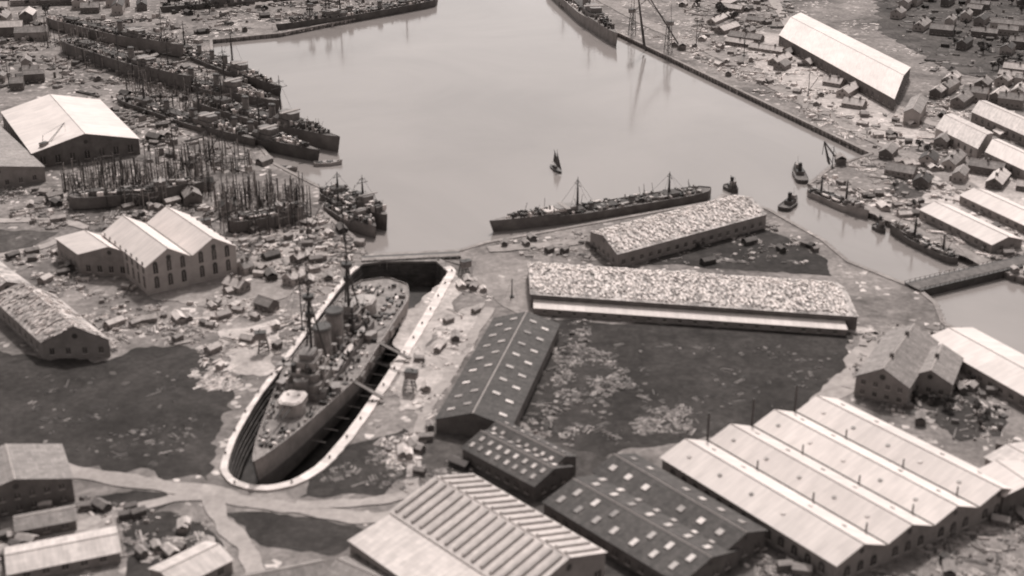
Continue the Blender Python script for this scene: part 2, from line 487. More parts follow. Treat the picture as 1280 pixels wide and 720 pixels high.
    if win:
        mb = MB(['glass', 'trim'])
        st, ww, wh, sl = win
        for fl in range(floors):
            zs = sl+fl*(h/floors)
            wins(mb, A, A+u, h, -wn, st, ww, wh, zs, arch)
            wins(mb, A+w*bays, A+w*bays+u, h, wn, st, ww, wh, zs, arch)
            for i in range(bays):
                for s, nn in ((A, -un), (A+u, un)):
                    wins(mb, s+w*i, s+w*(i+1), h, nn, st, ww, wh, zs, arch)
        if rh > 3:
            for i in range(bays):
                for s, nn in ((A, -un), (A+u, un)):
                    c = s+w*(i+ro)+nn*.09; r = min(1.3, rh*.25)
                    mb.face([(c.x+wn.x*r*cos(t*pi/5), c.y+wn.y*r*cos(t*pi/5), h+rh*.35+r*sin(t*pi/5)) for t in range(10)], 0)
        mb.make("windows", root, org)
    if chim:
        mb = MB(['wall_d'])
        for j in range(chim):
            p = A+u*((j+.5)/chim)+w*bays*ro
            mb.box(p.x, p.y, h, 1.1, 1.6, rh+1.8, math.atan2(un.y, un.x), 0, 1.0)
        mb.make("chimneys", root, org)
    return root, A, B, C
def bpx(name, a, b, c, h, rh, **k):
    return building(name, S2(*a, h), S2(*b, h), S2(*c, h), h, rh, **k)

A = S2(828,572,8); B = S2(1046,706,8); C = S2(1085,492,8); D = S2(1240,620,8)
C = A+((C-A)*.45+(D-B)*.55)
r, A, B, C = building("machine_shop", A, B, C, 8, 4.2, bays=4, roof='roof_w', wall='wall',
    sky=(5,1,1.3,1.1), win=(6,2.6,2.8,1.8), arch=True, over=.7, square=False)
mb = MB(['dark'])
for i in range(1, 4):
    p = A+(C-A)*(i/4)-(B-A).normalized()*.8; mb.cyl(p.x, p.y, 0, .45, 20, 6)
    for f in (.3, .62, .9):
        q = A+(C-A)*(i/4)+(B-A)*f; mb.cyl(q.x, q.y, 7, .3, 5, 6)
mb.make("vent_pipes", r, (A.x, A.y, 0))
bpx("workshop_annexe", (1215,592), (1255,620), (1262,570), 9, 2.5, roof='roof_w', wall='wall_d')
bpx("foundry_building", (488,640), (652,748), (606,604), 12, 5.5, roof='roof_w2', wall='wall', ribs=4.2, win=(6,3,3.5,3), ro=.55)
bpx("foundry_annexe", (437,676), (570,770), (487,644), 9, 2.6, roof='roof_w2', wall='wall', win=(5,2,4,2), ro=.93)
bpx("timber_shed", (545,524), (618,398), (640,530), 6, 4.5, roof='roof_d', wall='wall_d', sky=(8,2,1.8,3.2), win=None)
bpx("smithy", (578,560), (668,608), (600,530), 6, 3.2, bays=1, roof='roof_d', wall='wall_d', sky=(8,2,1.6,2.2), win=(5,1.8,2,1.5))
bpx("smithy", (606,542), (690,586), (624,524), 7, 2.6, bays=1, roof='roof_d', wall='wall_d', sky=(8,1,1.5,1.6), win=(5,1.8,2,1.5))
bpx("boiler_shop", (680,628), (850,730), (738,586), 6, 3.6, roof='roof_d', wall='wall_d', sky=(7,2,2.0,3.4), win=(6,2,2.2,1.5))
bpx("boiler_shop", (742,590), (905,690), (790,566), 7, 3.4, roof='roof_d', wall='wall_d', sky=(7,1,2.4,2.6), win=(6,2,2.2,1.5))
bpx("rope_store", (664,368), (1072,396), (660,328), 7, 3.4, roof='roof_m', wall='wall_d', win=(7,2,2.6,2.2), square=False, ro=.6, stack=2800)
bpx("rope_store_lean_to", (668,385), (1058,412), (668,376), 3.2, 1.2, roof='roof_w', wall='wall', win=(7,1.4,1.4,.9), square=False, ro=.9)
bpx("pier_store", (772,318), (958,268), (738,290), 8, 4.0, roof='roof_m', wall='wall', win=(6,2,2.4,2), square=False, stack=1200)
bpx("engine_house", (182,334), (128,292), (300,312), 15, 7, bays=2, roof='roof_w', wall='wall_l', win=(7,2.4,5,3), arch=True, floors=2)
bpx("pump_house", (98,318), (70,298), (176,322), 11, 5, bays=1, roof='roof_w', wall='wall', win=(6,2.2,3.5,2), floors=1, square=False)
bpx("mould_loft", (40,192), (2,140), (172,172), 10, 8, bays=1, roof='roof_w', wall='wall_d', win=(9,3,5,2))
bpx("covered_slip", (-60,228), (-110,170), (50,205), 9, 5, bays=1, roof='roof_g', wall='wall', win=(8,2,3,2))
bpx("brick_store", (52,428), (-10,372), (136,425), 8, 7, roof='roof_m', wall='wall', win=(7,1.8,3,2), square=False, stack=260)
bpx("brick_store", (-20,372), (-60,340), (60,372), 7, 5, roof='roof_m', wall='wall', win=(7,1.8,3,2))
bpx("barrack_block", (90,598), (76,556), (-50,612), 9.5, 4.5, roof='roof_g', wall='wall_d', win=(5,1.6,2,1.4), floors=2)
bpx("low_store", (10,718), (150,690), (-10,690), 4, 2, roof='roof_w2', wall='wall')
bpx("low_store", (220,735), (290,700), (180,715), 5, 2.4, roof='roof_w2', wall='wall')
bpx("low_store", (300,720), (400,700), (310,740), 4.5, 2.4, roof='roof_g', wall='wall')
bpx("low_store", (405,720), (460,745), (440,695), 4.5, 2.4, roof='roof_g', wall='wall')
bpx("low_store", (20,664), (95,650), (8,648), 4, 1.8, roof='roof_g', wall='wall_d')
bpx("transit_shed", (974,44), (1118,124), (1001,16), 9, 5.5, roof='roof_w', wall='wall_d', win=(9,3,4,2), square=False)
bpx("dock_office", (1156,424), (1290,500), (1196,402), 6, 2.5, roof='roof_w', wall='wall', win=(6,2,2,1.5))
bpx("slate_house", (1070,470), (1110,415), (1135,486), 9, 6, roof='roof_g', wall='wall', win=(5,1.6,2,1.6), floors=2, chim=2)
bpx("slate_house", (1135,470), (1150,438), (1190,480), 7, 4.5, roof='roof_g', wall='wall', win=(5,1.6,2,1.6), chim=1)
bpx("pale_store", (1232,572), (1300,610), (1262,543), 6, 2, roof='roof_w2', wall='wall_l')
bpx("pale_store", (1170,160), (1222,186), (1190,142), 7, 4, roof='roof_w2', wall='wall_l', win=(7,2,3,2), square=False)
bpx("pale_store", (1232,190), (1300,222), (1248,174), 7, 4, roof='roof_w', wall='wall', win=(7,2,3,2), square=False)
bpx("pale_store", (1215,140), (1300,178), (1232,126), 7, 4, roof='roof_w2', wall='wall', win=(7,2,3,2), square=False)
bpx("wharf_office", (1130,140), (1140,122), (1150,142), 9, 3, roof='roof_g', wall='wall_l')
for q in [(1150,262,1240,306),(1200,244,1290,286)]:
    a = S2(q[0], q[1], 5); b = S2(q[2], q[3], 5); d = (b-a).normalized(); n = Vector((-d.y, d.x))
    building("wharf_shed", a, b, a+n*20, 5, 3, roof='roof_w', wall='wall', win=(7,2,2,1.5))
def houses(poly, n, ang, roofs, L=(9,18), W=(7,10), h=(4.5,7), name="brick_house", gap=19, avoid=()):
    P = [S2(*p) for p in poly]; xs = [p.x for p in P]; ys = [p.y for p in P]; done = []; t = 0
    AV = [[S2(*p) for p in a] for a in avoid]
    while len(done) < n and t < 4000:
        t += 1
        c = Vector((R.uniform(min(xs), max(xs)), R.uniform(min(ys), max(ys))))
        if not inside(c, P) or any((c-d).length < gap for d in done) or any(inside(c, a) for a in AV): continue
        done.append(c); a = ang+R.choice((0, pi/2))+R.uniform(-.08, .08)
        u = Vector((cos(a), sin(a))); w = Vector((-sin(a), cos(a)))
        l = R.uniform(*L); ww = R.uniform(*W); hh = R.uniform(*h)
        o = c-u*l/2-w*ww/2
        building(name, o, o+u*l, o+w*ww, hh, ww*.33, roof=R.choice(roofs), wall=R.choice(('wall','wall_l','wall_d')), win=(3.5,1.2,1.6,1.4), over=.3, chim=R.choice((0,1,2)))
pales = [[(1155,170),(1190,132),(1245,165),(1222,200)], [(1222,198),(1245,165),(1310,205),(1300,240)], [(1200,150),(1230,116),(1310,158),(1300,192)]]
houses([(1150,105),(1290,90),(1290,200),(1180,190)], 14, -.55, ('roof_g','roof_w2','roof_w2','roof_m'), L=(10,26), gap=17, avoid=pales)
houses([(880,10),(960,0),(985,60),(1110,130),(1080,150),(930,70)], 16, -.6, ('roof_w2','roof_w2','roof_g'), h=(2.5,4), name="store_hut", L=(14,30))
houses([(1100,-20),(1300,-20),(1300,80),(1180,70),(1120,20)], 34, -.5, ('roof_g','roof_d','roof_g'), L=(12,30))
houses([(0,-10),(180,-10),(190,40),(90,60),(0,60)], 16, .2, ('roof_g','roof_d','roof_w2'), name="workshop_hut", h=(4,9), L=(14,34), W=(9,14))
houses([(10,75),(70,85),(40,110),(-20,120)], 5, .2, ('roof_g','roof_d'), name="workshop_hut")
houses([(180,230),(260,235),(300,270),(210,262)], 4, .3, ('roof_g','roof_d'), name="workshop_hut")
houses([(310,320),(400,310),(380,370),(330,390),(290,380)], 5, .9, ('roof_g','roof_w2'), name="workshop_hut", L=(6,13), W=(5,8), h=(3,4))
houses([(1190,200),(1290,236),(1290,246),(1180,225)], 6, -.5, ('roof_w2','roof_g'), name="store_hut", h=(3,5), L=(12,26), avoid=pales)
houses([(1100,190),(1160,200),(1180,240),(1120,235)], 4, -.5, ('roof_g','roof_d'), name="store_hut", h=(3,5), L=(10,18))

# ---------------------------------------------------------------- clutter
def clutter(name, poly, n, col=(.1,.6), size=(1,4), ht=(.6,2.5), ang=0, logs=.45, huts=.025, piles=.15):
    P = [S2(*p) for p in poly]; xs = [p.x for p in P]; ys = [p.y for p in P]; mb = MB(['clut']); k = 0; t = 0
    seed = R.uniform(0, 90); n = int(n*2.2)
    while k < n and t < n*30:
        t += 1
        c = Vector((R.uniform(min(xs), max(xs)), R.uniform(min(ys), max(ys))))
        if not inside(c, P) or inside(c, WPw) or inside(c, DKw): continue
        nv = noise.noise(Vector((c.x*.05, c.y*.05, seed)))+.6*noise.noise(Vector((c.x*.14, c.y*.14, seed)))
        if nv+R.uniform(-.25, .25) < .02: continue
        k += 1
        v = (col[0]+(col[1]-col[0])*R.random()**1.1)*1.75; s = size[0]*.7+(size[1]-size[0]*.7)*R.random()**2.2; hh = ht[0]*.5+(ht[1]-ht[0]*.5)*R.random()**2
        a = ang+nv*1.5+R.choice((0, pi/2, R.uniform(0, pi)))
        q = R.random()
        if q < logs:
            L = s*R.uniform(1.5, 3.5)
            for j in range(R.randint(1, 4)):
                mb.box(c.x+R.uniform(-.4,.4)-sin(a)*j*.7, c.y+R.uniform(-.4,.4)+cos(a)*j*.7, 0, L, R.uniform(.25,.6), hh*.3, a+R.uniform(-.1,.1), 0, v*R.uniform(.7,1.3))
        elif q < logs+huts:
            w = s*.8+2; L = w*R.uniform(1.2,2); hz = 2+hh*.3
            mb.T = Matrix.Translation((c.x, c.y, 0)) @ Matrix.Rotation(a, 4, 'Z')
            mb.box(0,0,0,L,w,hz,0,0,v*.5)
            mb.slab((-L/2-.2,-w/2-.2,hz),(L/2+.2,-w/2-.2,hz),(L/2+.2,0,hz+w*.3),(-L/2-.2,0,hz+w*.3),.1,0,v)
            mb.slab((-L/2-.2,w/2+.2,hz),(L/2+.2,w/2+.2,hz),(L/2+.2,0,hz+w*.3),(-L/2-.2,0,hz+w*.3),.1,0,v)
            mb.T = None
        elif q < logs+huts+piles:
            m = 8; rr = [s*R.uniform(.4,1)*.8 for _ in range(m)]
            for j in range(m):
                a1 = 2*pi*j/m; a2 = 2*pi*(j+1)/m; r1 = rr[j]; r2 = rr[(j+1) % m]
                mb.face([(c.x+r1*cos(a1), c.y+r1*sin(a1), -.05),(c.x+r2*cos(a2), c.y+r2*sin(a2), -.05),(c.x+.2*s*cos(a), c.y, hh*.6)], 0, v*R.uniform(.8,1.1))
        else:
            mb.box(c.x, c.y, -.02, s, s*R.uniform(.3,1), hh*R.uniform(.2,.9), a, 0, v, R.uniform(.7,1))
    mb.make(name)
clutter("yard_stores", [(300,335),(425,345),(345,455),(270,470),(245,440),(262,380)], 440, (.25,.75), (1,3.6), (.5,2.0), .9)
clutter("yard_stores", [(585,345),(615,372),(545,515),(515,600),(495,600),(470,530),(490,478)], 440, (.2,.75), (.8,2.6), (.5,1.6), 1.1)
clutter("yard_stores", [(0,30),(200,20),(262,60),(345,130),(300,150),(340,205),(250,240),(180,200),(100,110),(0,110)], 1000, (.08,.5), (1.5,7), (1,6), .6)
clutter("yard_stores", [(200,0),(340,0),(540,-5),(340,36),(262,44),(205,40)], 260, (.08,.5), (2,7), (1,6), .2)
clutter("yard_stores", [(815,45),(900,30),(1130,140),(1180,190),(1090,186)], 560, (.2,.75), (1.5,6), (1,3.5), -.6)
clutter("yard_stores", [(840,0),(990,0),(975,40),(880,40)], 200, (.1,.5), (2,7), (1,5), -.6)
clutter("yard_stores", [(1020,225),(1110,185),(1290,250),(1290,360),(1240,328)], 450, (.15,.75), (1.5,5), (1,3), -.5)
clutter("yard_stores", [(0,235),(100,240),(270,258),(250,300),(80,290),(0,270)], 400, (.1,.55), (1,5), (1,3.6), .3)
clutter("yard_stores", [(300,262),(405,268),(452,305),(430,345),(330,350),(290,320)], 440, (.12,.7), (1,4.4), (1,3.4), .5)
clutter("yard_stores", [(0,320),(80,300),(180,370),(270,380),(250,430),(140,440),(100,390)], 360, (.15,.65), (1,3.6), (.8,2.4), .5)
clutter("yard_stores", [(0,640),(100,620),(260,650),(270,720),(0,740)], 240, (.15,.6), (1,3), (.5,1.8), .2)
clutter("rubble", [(690,420),(760,440),(830,520),(780,560),(700,520)], 220, (.1,.34), (1,2.4), (.3,1.1), .8, huts=0)
clutter("rubble", [(750,430),(1060,430),(990,510),(850,550)], 80, (.05,.24), (.8,2.2), (.3,.8), .1, huts=0)
clutter("rubble", [(20,470),(260,460),(250,590),(60,560)], 80, (.05,.26), (.8,2.4), (.3,.8), .1, huts=0)
clutter("rubble", [(380,600),(510,545),(500,612)], 110, (.06,.32), (.8,2.2), (.3,.8), .1, huts=0)
clutter("yard_stores", [(640,400),(740,400),(720,560),(640,540)], 170, (.07,.4), (1,3), (.5,1.6), .9, huts=0)
clutter("yard_stores", [(1060,410),(1180,400),(1290,500),(1290,560),(1180,560),(1060,490)], 220, (.1,.5), (1,4), (.5,2.6), -.5)
clutter("yard_stores", [(950,690),(1280,640),(1320,760),(940,760)], 300, (.1,.5), (.8,3), (.5,2.2), -.5)
clutter("yard_stores", [(610,305),(890,262),(960,275),(1050,330),(820,330),(650,320)], 300, (.1,.5), (1,3.4), (.5,2), .1)
clutter("yard_stores", [(1110,135),(1200,110),(1290,150),(1290,210),(1180,195)], 200, (.15,.75), (1.5,5), (1,3), -.5)
clutter("yard_stores", [(1090,-20),(1290,-20),(1290,110),(1160,90)], 250, (.06,.28), (2,7), (1,4), -.5)
clutter("yard_stores", [(520,560),(600,590),(560,600),(500,640)], 60, (.1,.5), (.8,2.5), (.4,1.5), .5)
clutter("timber_stack", [(240,462),(300,462),(300,490),(250,485)], 70, (.25,.75), (1.4,3), (.5,1.4), .2, logs=.85, huts=0)
clutter("timber_stack", [(780,505),(860,505),(870,540),(800,545)], 50, (.15,.4), (1.4,3), (.5,1.4), .2, logs=.9, huts=0)
clutter("timber_stack", [(1040,145),(1120,165),(1100,185),(1020,160)], 50, (.3,.8), (2,5), (.8,2), -.5, logs=.9, huts=0)
clutter("yard_stores", [(1200,600),(1300,600),(1300,690),(1240,650)], 80, (.1,.5), (.8,3), (.5,2), .2)

def scaffold(poly, n, h, ang=0.3):
    P = [S2(*p) for p in poly]; xs = [p.x for p in P]; ys = [p.y for p in P]; mb = MB(['wood']); pts = []
    while len(pts) < n:
        c = Vector((R.uniform(min(xs), max(xs)), R.uniform(min(ys), max(ys))))
        if inside(c, P): pts.append(c)
    for c in pts:
        hh = R.uniform(.5, 1)*h; v = R.choice((.5, .8, 1.2, 2.4, 3))
        mb.beam((c.x, c.y, 0), (c.x+R.uniform(-.3,.3), c.y, hh), .26, 0, v)
        o = min((q for q in pts if q is not c), key=lambda q: abs((q-c).length-6))
        zz = R.uniform(.3,.9)*hh
        mb.beam((c.x, c.y, zz), (o.x, o.y, zz), .16, 0, v)
        if R.random() < .3: mb.beam((c.x, c.y, 0), (o.x, o.y, hh*.8), .14, 0, v)
    mb.make("slipway_scaffold")
scaffold([(262,252),(330,240),(385,248),(392,282),(345,296),(276,292)], 210, 17)
scaffold([(76,232),(120,212),(200,222),(258,208),(270,246),(180,262),(90,262)], 300, 15)
scaffold([(180,195),(300,185),(320,215),(200,225)], 80, 14)
scaffold([(100,70),(260,110),(300,150),(200,150)], 110, 18)
scaffold([(20,40),(120,50),(180,90),(110,90)], 70, 18)
def mastpole(u, v, h, r=.35, arms=True, name="derrick_mast"):
    p = S(u, v); mb = MB(['dark'])
    mb.cyl(0, 0, 0, r, h, 8, r*.5)
    mb.box(0, 0, 0, 2, 2, .8)
    if arms:
        a = R.uniform(0, pi); mb.beam((cos(a)*.4, sin(a)*.4, h*.25), (cos(a)*h*.35, sin(a)*h*.35, h*.75), .22)
        mb.beam((cos(a)*h*.35, sin(a)*h*.35, h*.75), (0,0,h*.97), .07)
        for k in range(3):
            b = a+2+k; mb.beam((0,0,h*.95), (cos(b)*h*.4, sin(b)*h*.4, 0), .05)
    mb.make(name, None, None).location = p
for q in [(218,200,45),(295,212,38),(135,262,30),(12,110,24),(204,62,34),(640,372,10),(385,300,22),(430,300,30),
          (378,412,28),(262,200,22),(160,250,22),(1040,210,14),(915,245,10),(930,70,22),(1010,120,18),(870,60,24),(60,60,26),(150,90,34),(250,150,30)]:
    mastpole(q[0], q[1], q[2])

def sheerlegs(u, v, h, lean=14, sp=9):
    p = S(u, v); mb = MB(['dark', 'wood'])
    mb.beam((-sp,0,0), (0,lean,h), .8, 0, 1.4, .5); mb.beam((sp,0,0), (0,lean,h), .8, 0, 1.4, .5)
    mb.beam((0,-h*.5,0), (0,lean,h), .6, 0, 1.4, .4)
    for k in (.3,.5,.7): mb.beam((-sp*(1-k),lean*k,h*k), (sp*(1-k),lean*k,h*k), .35)
    mb.beam((0,lean,h), (0,lean+.5,h*.4), .2); mb.box(0,-h*.5,0,8,6,4,0,1,1.5); mb.slab((-4.5,-h*.5-3.5,4),(4.5,-h*.5-3.5,4),(4.5,-h*.5,6),(-4.5,-h*.5,6),.2,1,3); mb.slab((-4.5,-h*.5+3.5,4),(4.5,-h*.5+3.5,4),(4.5,-h*.5,6),(-4.5,-h*.5,6),.2,1,3)
    o = mb.make("sheer_legs"); o.location = p; return o
sheerlegs(806,62,62,10,6).rotation_euler = (0,0,1.6)
sheerlegs(1036,204,14,4,3).rotation_euler = (0,0,1.5)
def crane(u, v, h, rot, jib=20, c=1.0):
    p = S(u, v); mb = MB(['dark', 'steel'])
    for sx in (-2.4,2.4):
        for sy in (-2.4,2.4): mb.beam((sx,sy,0), (sx*.6,sy*.6,h*.55), .25, 0)
    for k in range(4):
        z0 = h*.55*k/4; z1 = h*.55*(k+1)/4; a = 2.4-.96*k/4; b = 2.4-.96*(k+1)/4
        for s in (-1,1):
            mb.beam((-a,s*a,z0),(b,s*b,z1),.12); mb.beam((s*a,-a,z0),(s*b,b,z1),.12)
            mb.beam((-b,s*b,z1),(b,s*b,z1),.12); mb.beam((s*b,-b,z1),(s*b,b,z1),.12)
    mb.box(-1,0,h*.55,5,3.4,3,0,1); mb.box(-1,0,h*.55+3,5.4,3.8,.3,0,0)
    for s in (-.9,.9):
        mb.beam((1.5,s,h*.55+1),(jib,s*.3,h*1.1),.16); 
    for k in range(8):
        t = k/8; t2 = (k+1)/8
        mb.beam((1.5+(jib-1.5)*t,.9-.6*t,h*.55+1+(h*.55-1)*t),(1.5+(jib-1.5)*t2,-.9+.6*t2,h*.55+1+(h*.55-1)*t2),.09)
    mb.beam((-2,0,h*.55+3),(-1,0,h*.95),.2); mb.beam((-1,0,h*.95),(jib,0,h*1.1),.08)
    mb.beam((jib,0,h*1.1),(jib,0,h*.5),.07)
    o = mb.make("dockside_crane"); o.location = p; o.rotation_euler = (0,0,rot)
crane(512,488,11,2.9,16); crane(790,44,36,.5,26); crane(835,66,42,2.4,30); crane(580,345,9,3.6,10); crane(410,25,34,.4,22); crane(388,30,28,2.4,20); crane(262,300,16,.3)
crane(330,440,12,.2,14); crane(60,205,20,1.1,18)

mb = MB(['dark', 'steel', 'wood'])
a = S2(1150,366); b = S2(1300,330); d = (b-a).normalized(); n = Vector((-d.y, d.x))
mb.prism([a, b, b+n*11, a+n*11], -3.5, 1.2, 0, 1.1)
for s in (.3, 10.7):
    for k in range(26):
        p = a.lerp(b, k/25)+n*s; mb.box(p.x, p.y, 1.2, .25, .25, 1.3, 0, 1)
    mb.beam((a.x+n.x*s, a.y+n.y*s, 2.5), (b.x+n.x*s, b.y+n.y*s, 2.5), .1, 1)
mb.prism([a+n*1.5, b+n*1.5, b+n*9.5, a+n*9.5], 1.2, 1.35, 2, 1.3)
mb.make("swing_bridge")

# ---------------------------------------------------------------- ships
def hullpts(t, L, B, fb, dr, sheer, bluff=.5, full=.7):
    x = -L/2+L*t
    if t > full: hb = (max(0, (1-t)/(1-full)))**.75
    elif t < .14: hb = .55+.45*sin(t/.14*pi/2)
    else: hb = 1
    if t < .02: hb *= .55
    if t == 0: hb *= .4
    hb = max(hb, .015)*B/2
    zd = fb+sheer*max(0, (t-.5)/.5)**2+sheer*.3*max(0, (.25-t)/.25)**2
    return x, hb, zd
def hull(mb, L, B, fb, dr, sheer=1.5, m=0, md=1, mboot=2, bul=.9, full=.68, c=1.0, n=30, ml=None):
    ts = [0, .012, .03, .06, .1]+[.1+.9*i/(n-1) for i in range(1, n)]
    secs = []
    for t in ts:
        x, b, zd = hullpts(t, L, B, fb, dr, sheer, full=full)
        rk = max(0, (t-.85)/.15)
        secs.append([(x-rk*L*.03, b*.35, -dr), (x-rk*L*.025, b*.82, -dr*.75), (x-rk*L*.015, b*.95, 0), (x, b, zd), (x, b, zd+bul)])
    for i in range(len(ts)-1):
        A, Bq = secs[i], secs[i+1]
        for s in (1, -1):
            for k in range(4):
                q = [A[k], Bq[k], Bq[k+1], A[k+1]]
                mb.face([(p[0], p[1]*s, p[2]) for p in (q if s < 0 else q[::-1])], mboot if k < 2 else m, c)
            w = .35
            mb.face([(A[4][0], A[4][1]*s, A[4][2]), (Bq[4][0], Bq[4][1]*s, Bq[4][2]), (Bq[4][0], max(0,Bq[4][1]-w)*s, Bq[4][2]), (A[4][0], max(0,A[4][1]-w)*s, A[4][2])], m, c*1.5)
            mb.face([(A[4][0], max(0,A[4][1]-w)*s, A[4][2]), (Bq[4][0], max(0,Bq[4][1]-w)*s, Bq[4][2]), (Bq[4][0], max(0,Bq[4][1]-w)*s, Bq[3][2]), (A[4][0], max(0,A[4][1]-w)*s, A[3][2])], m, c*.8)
        mb.face([(A[3][0], -A[3][1]+.1, A[3][2]), (Bq[3][0], -Bq[3][1]+.1, Bq[3][2]), (Bq[3][0], Bq[3][1]-.1, Bq[3][2]), (A[3][0], A[3][1]-.1, A[3][2])], md, R.uniform(.9,1.1))
        mb.face([(A[0][0], A[0][1], A[0][2]), (Bq[0][0], Bq[0][1], Bq[0][2]), (Bq[0][0], -Bq[0][1], Bq[0][2]), (A[0][0], -A[0][1], A[0][2])], mboot)
    A = secs[0]
    for k in range(4): mb.face([(A[k][0], -A[k][1], A[k][2]), (A[k][0], A[k][1], A[k][2]), (A[k+1][0], A[k+1][1], A[k+1][2]), (A[k+1][0], -A[k+1][1], A[k+1][2])], m, c)
def smallboat(mb, x, y, z, L, B, rot=0, m=0, c=1.0, cover=None):
    T0 = mb.T; M = Matrix.Translation((x,y,z)) @ Matrix.Rotation(rot, 4, 'Z'); mb.T = (T0 @ M) if T0 else M
    k = 9; S_ = []
    for i in range(k+1):
        t = i/k; b = max(.03, sin(pi*(.08+.9*t)))**.6*B/2 if 0 < i < k else .08
        S_.append((-L/2+L*t, b, .9+.35*(2*t-1)**2))
    for i in range(k):
        a, b = S_[i], S_[i+1]
        for s in (1, -1):
            mb.face([(a[0],a[1]*s*.3,0),(b[0],b[1]*s*.3,0),(b[0],b[1]*s,b[2]),(a[0],a[1]*s,a[2])], m, c)
        zc = .15 if cover else -.35
        mb.face([(a[0],-a[1],a[2]+zc),(b[0],-b[1],b[2]+zc),(b[0],b[1],b[2]+zc),(a[0],a[1],a[2]+zc)], m, c*(1 if cover else .5))
    mb.T = T0
def turret(mb, x, z, rot=0, s=1.0, m=0, mg=1, c=1.0, mt=None):
    T0 = mb.T; mb.T = Matrix.Translation((x,0,z)) @ Matrix.Rotation(rot, 4, 'Z') @ Matrix.Scale(s, 4)
    mb.cyl(0,0,-3,4.6,3.2,18,None,m,c)
    pl = [(4.6,-2.6),(4.6,2.6),(2,4.3),(-4,4.3),(-6,2.6),(-6,-2.6),(-4,-4.3),(2,-4.3)]
    mb.prism(pl, .2, 2.6, m, c, mt)
    mb.prism([(p[0]*.85,p[1]*.85) for p in pl], 2.6, 2.9, m, c, mt)
    for y in (-1.2,1.2):
        mb.beam((4,y,1.5),(14,y,2.0),.5,mg,1,.32); mb.cyl(-2,y*1.6,2.9,.5,.5,8,None,m,c)
    mb.T = T0
def funnel(mb, x, y, z, r, h, m=0, md=1, sx=1.25, c=1.0):
    mb.cyl(x,y,z,r*1.12,1.2,16,r*1.1,m,c,None,sx); mb.cyl(x,y,z+1.2,r,h-1.2,16,r*.95,m,c,md,sx)
    mb.cyl(x,y,z+h-1.4,r*1.06,1.0,16,None,m,c*.6,md,sx)
    mb.beam((x-r*sx-.3,y,z),(x-r*sx-.3,y,z+h+.6),.18,m,c)
def tripod(mb, x, z, h, m=0, yard=8, top=True, rake=0.0, leg=5):
    mb.cyl(x,0,z,.75,h*.62,10,.5,m); mb.cyl(x,0,z+h*.62,.4,h*.38,8,.16,m)
    if leg:
        for s in (-1,1): mb.beam((x-leg,s*leg*.7,z),(x-.2,s*.3,z+h*.55),.42,m)
    if top:
        for f, rr in ((.55,2.4),(.4,1.8)):
            mb.cyl(x,0,z+h*f,1.4,.8,12,rr,m,1.2); mb.cyl(x,0,z+h*f+.8,rr,1.5,12,rr,m,1.0)
    mb.beam((x,-yard,z+h*.72),(x,yard,z+h*.72),.2,m); mb.beam((x,-yard*.6,z+h*.85),(x,yard*.6,z+h*.85),.15,m)
    for s in (-1,1):
        mb.beam((x,s*yard,z+h*.72),(x,s*.2,z+h*.9),.07,m); mb.beam((x,0,z+h*.9),(x-9,s*6,z),.07,m); mb.beam((x,0,z+h*.9),(x+8,s*6,z),.07,m)

def place(root, p, q):
    p = Vector(p); q = Vector(q); d = q-p; root.location = (p+q)/2; root.rotation_euler = (0,0,math.atan2(d.y, d.x)); return d.length

# the warship lies close to the western side of the dock, bow short of the dock head
fb = 6.5
st = S(484,350,fb); bw = S(317,580,fb+2)
st.z = bw.z = 0
root = empty("battleship"); L = place(root, st, bw); B = 33.0; FU = .57
mb = MB(['hull', 'deck', 'hull_d'])
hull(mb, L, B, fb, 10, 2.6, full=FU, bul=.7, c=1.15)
for s in (-1,1):
    for x in (-38,-22,-6,8):
        mb.prism([(x-4,s*14.5),(x+4,s*14.5),(x+2.5,s*17.2),(x-2.5,s*17.2)][::s], 2.4, 6.0, 0, .95)
    for x in range(-58, 10, 6):
        mb.box(x, s*16.2, 1.6, .5, .5, .5, 0, 2)
mb.make("hull", root)
mb = MB(['steel', 'dark', 'hull_p', 'white', 'deck', 'wood'])
turret(mb, 48, fb+3.8, 0, 1.15, 2, 1, 1.1, 3)
turret(mb, -52, fb+3.4, pi, 1.2, 2, 1, 1.1)
for s in (-1,1):
    for x, rr in ((27,.5),(-24,pi-.5)):
        T0 = mb.T; mb.T = Matrix.Translation((x,s*11,fb)) @ Matrix.Rotation(s*rr, 4, 'Z')
        mb.cyl(0,0,0,2.9,1.2,14,None,0,1); mb.prism([(2.6,-1.8),(2.6,1.8),(-2.4,2.2),(-3.2,0),(-2.4,-2.2)],1.2,3.2,2,.9); mb.beam((2.4,0,2.3),(9,0,2.8),.28,1); mb.T = T0
mb.make("gun_turrets", root)
mb = MB(['steel', 'dark', 'hull_p', 'white', 'deck', 'wood'])
oct_ = lambda x0,x1,w,ch: [(x0+ch,-w),(x1-ch,-w),(x1,-w+ch),(x1,w-ch),(x1-ch,w),(x0+ch,w),(x0,w-ch),(x0,-w+ch)]
mb.prism(oct_(-40,38,9.0,3), fb, fb+3.4, 0, .8, 4)
mb.prism(oct_(13,37,7.4,2), fb+3.4, fb+7, 0, 1.0, 4)
mb.prism(oct_(17,35,5.8,1.5), fb+7, fb+10.6, 0, 1.1, 4)
mb.prism([(26,-13),(29,-13),(29,13),(26,13)], fb+10.6, fb+11, 0, 1.3)
mb.prism(oct_(20,32,4.2,1), fb+11, fb+14.4, 2, .9, 4)
mb.prism(oct_(22,30,3.0,1), fb+14.4, fb+17, 0, 1.0)
mb.cyl(36.5,0,fb+3.4,3.0,6,14,None,0,.8)
mb.prism(oct_(-39,-22,6.4,2), fb+3.4, fb+7, 0, 1.0, 4)
mb.prism(oct_(-36,-26,4.4,1), fb+7, fb+10.4, 0, 1.0, 4)
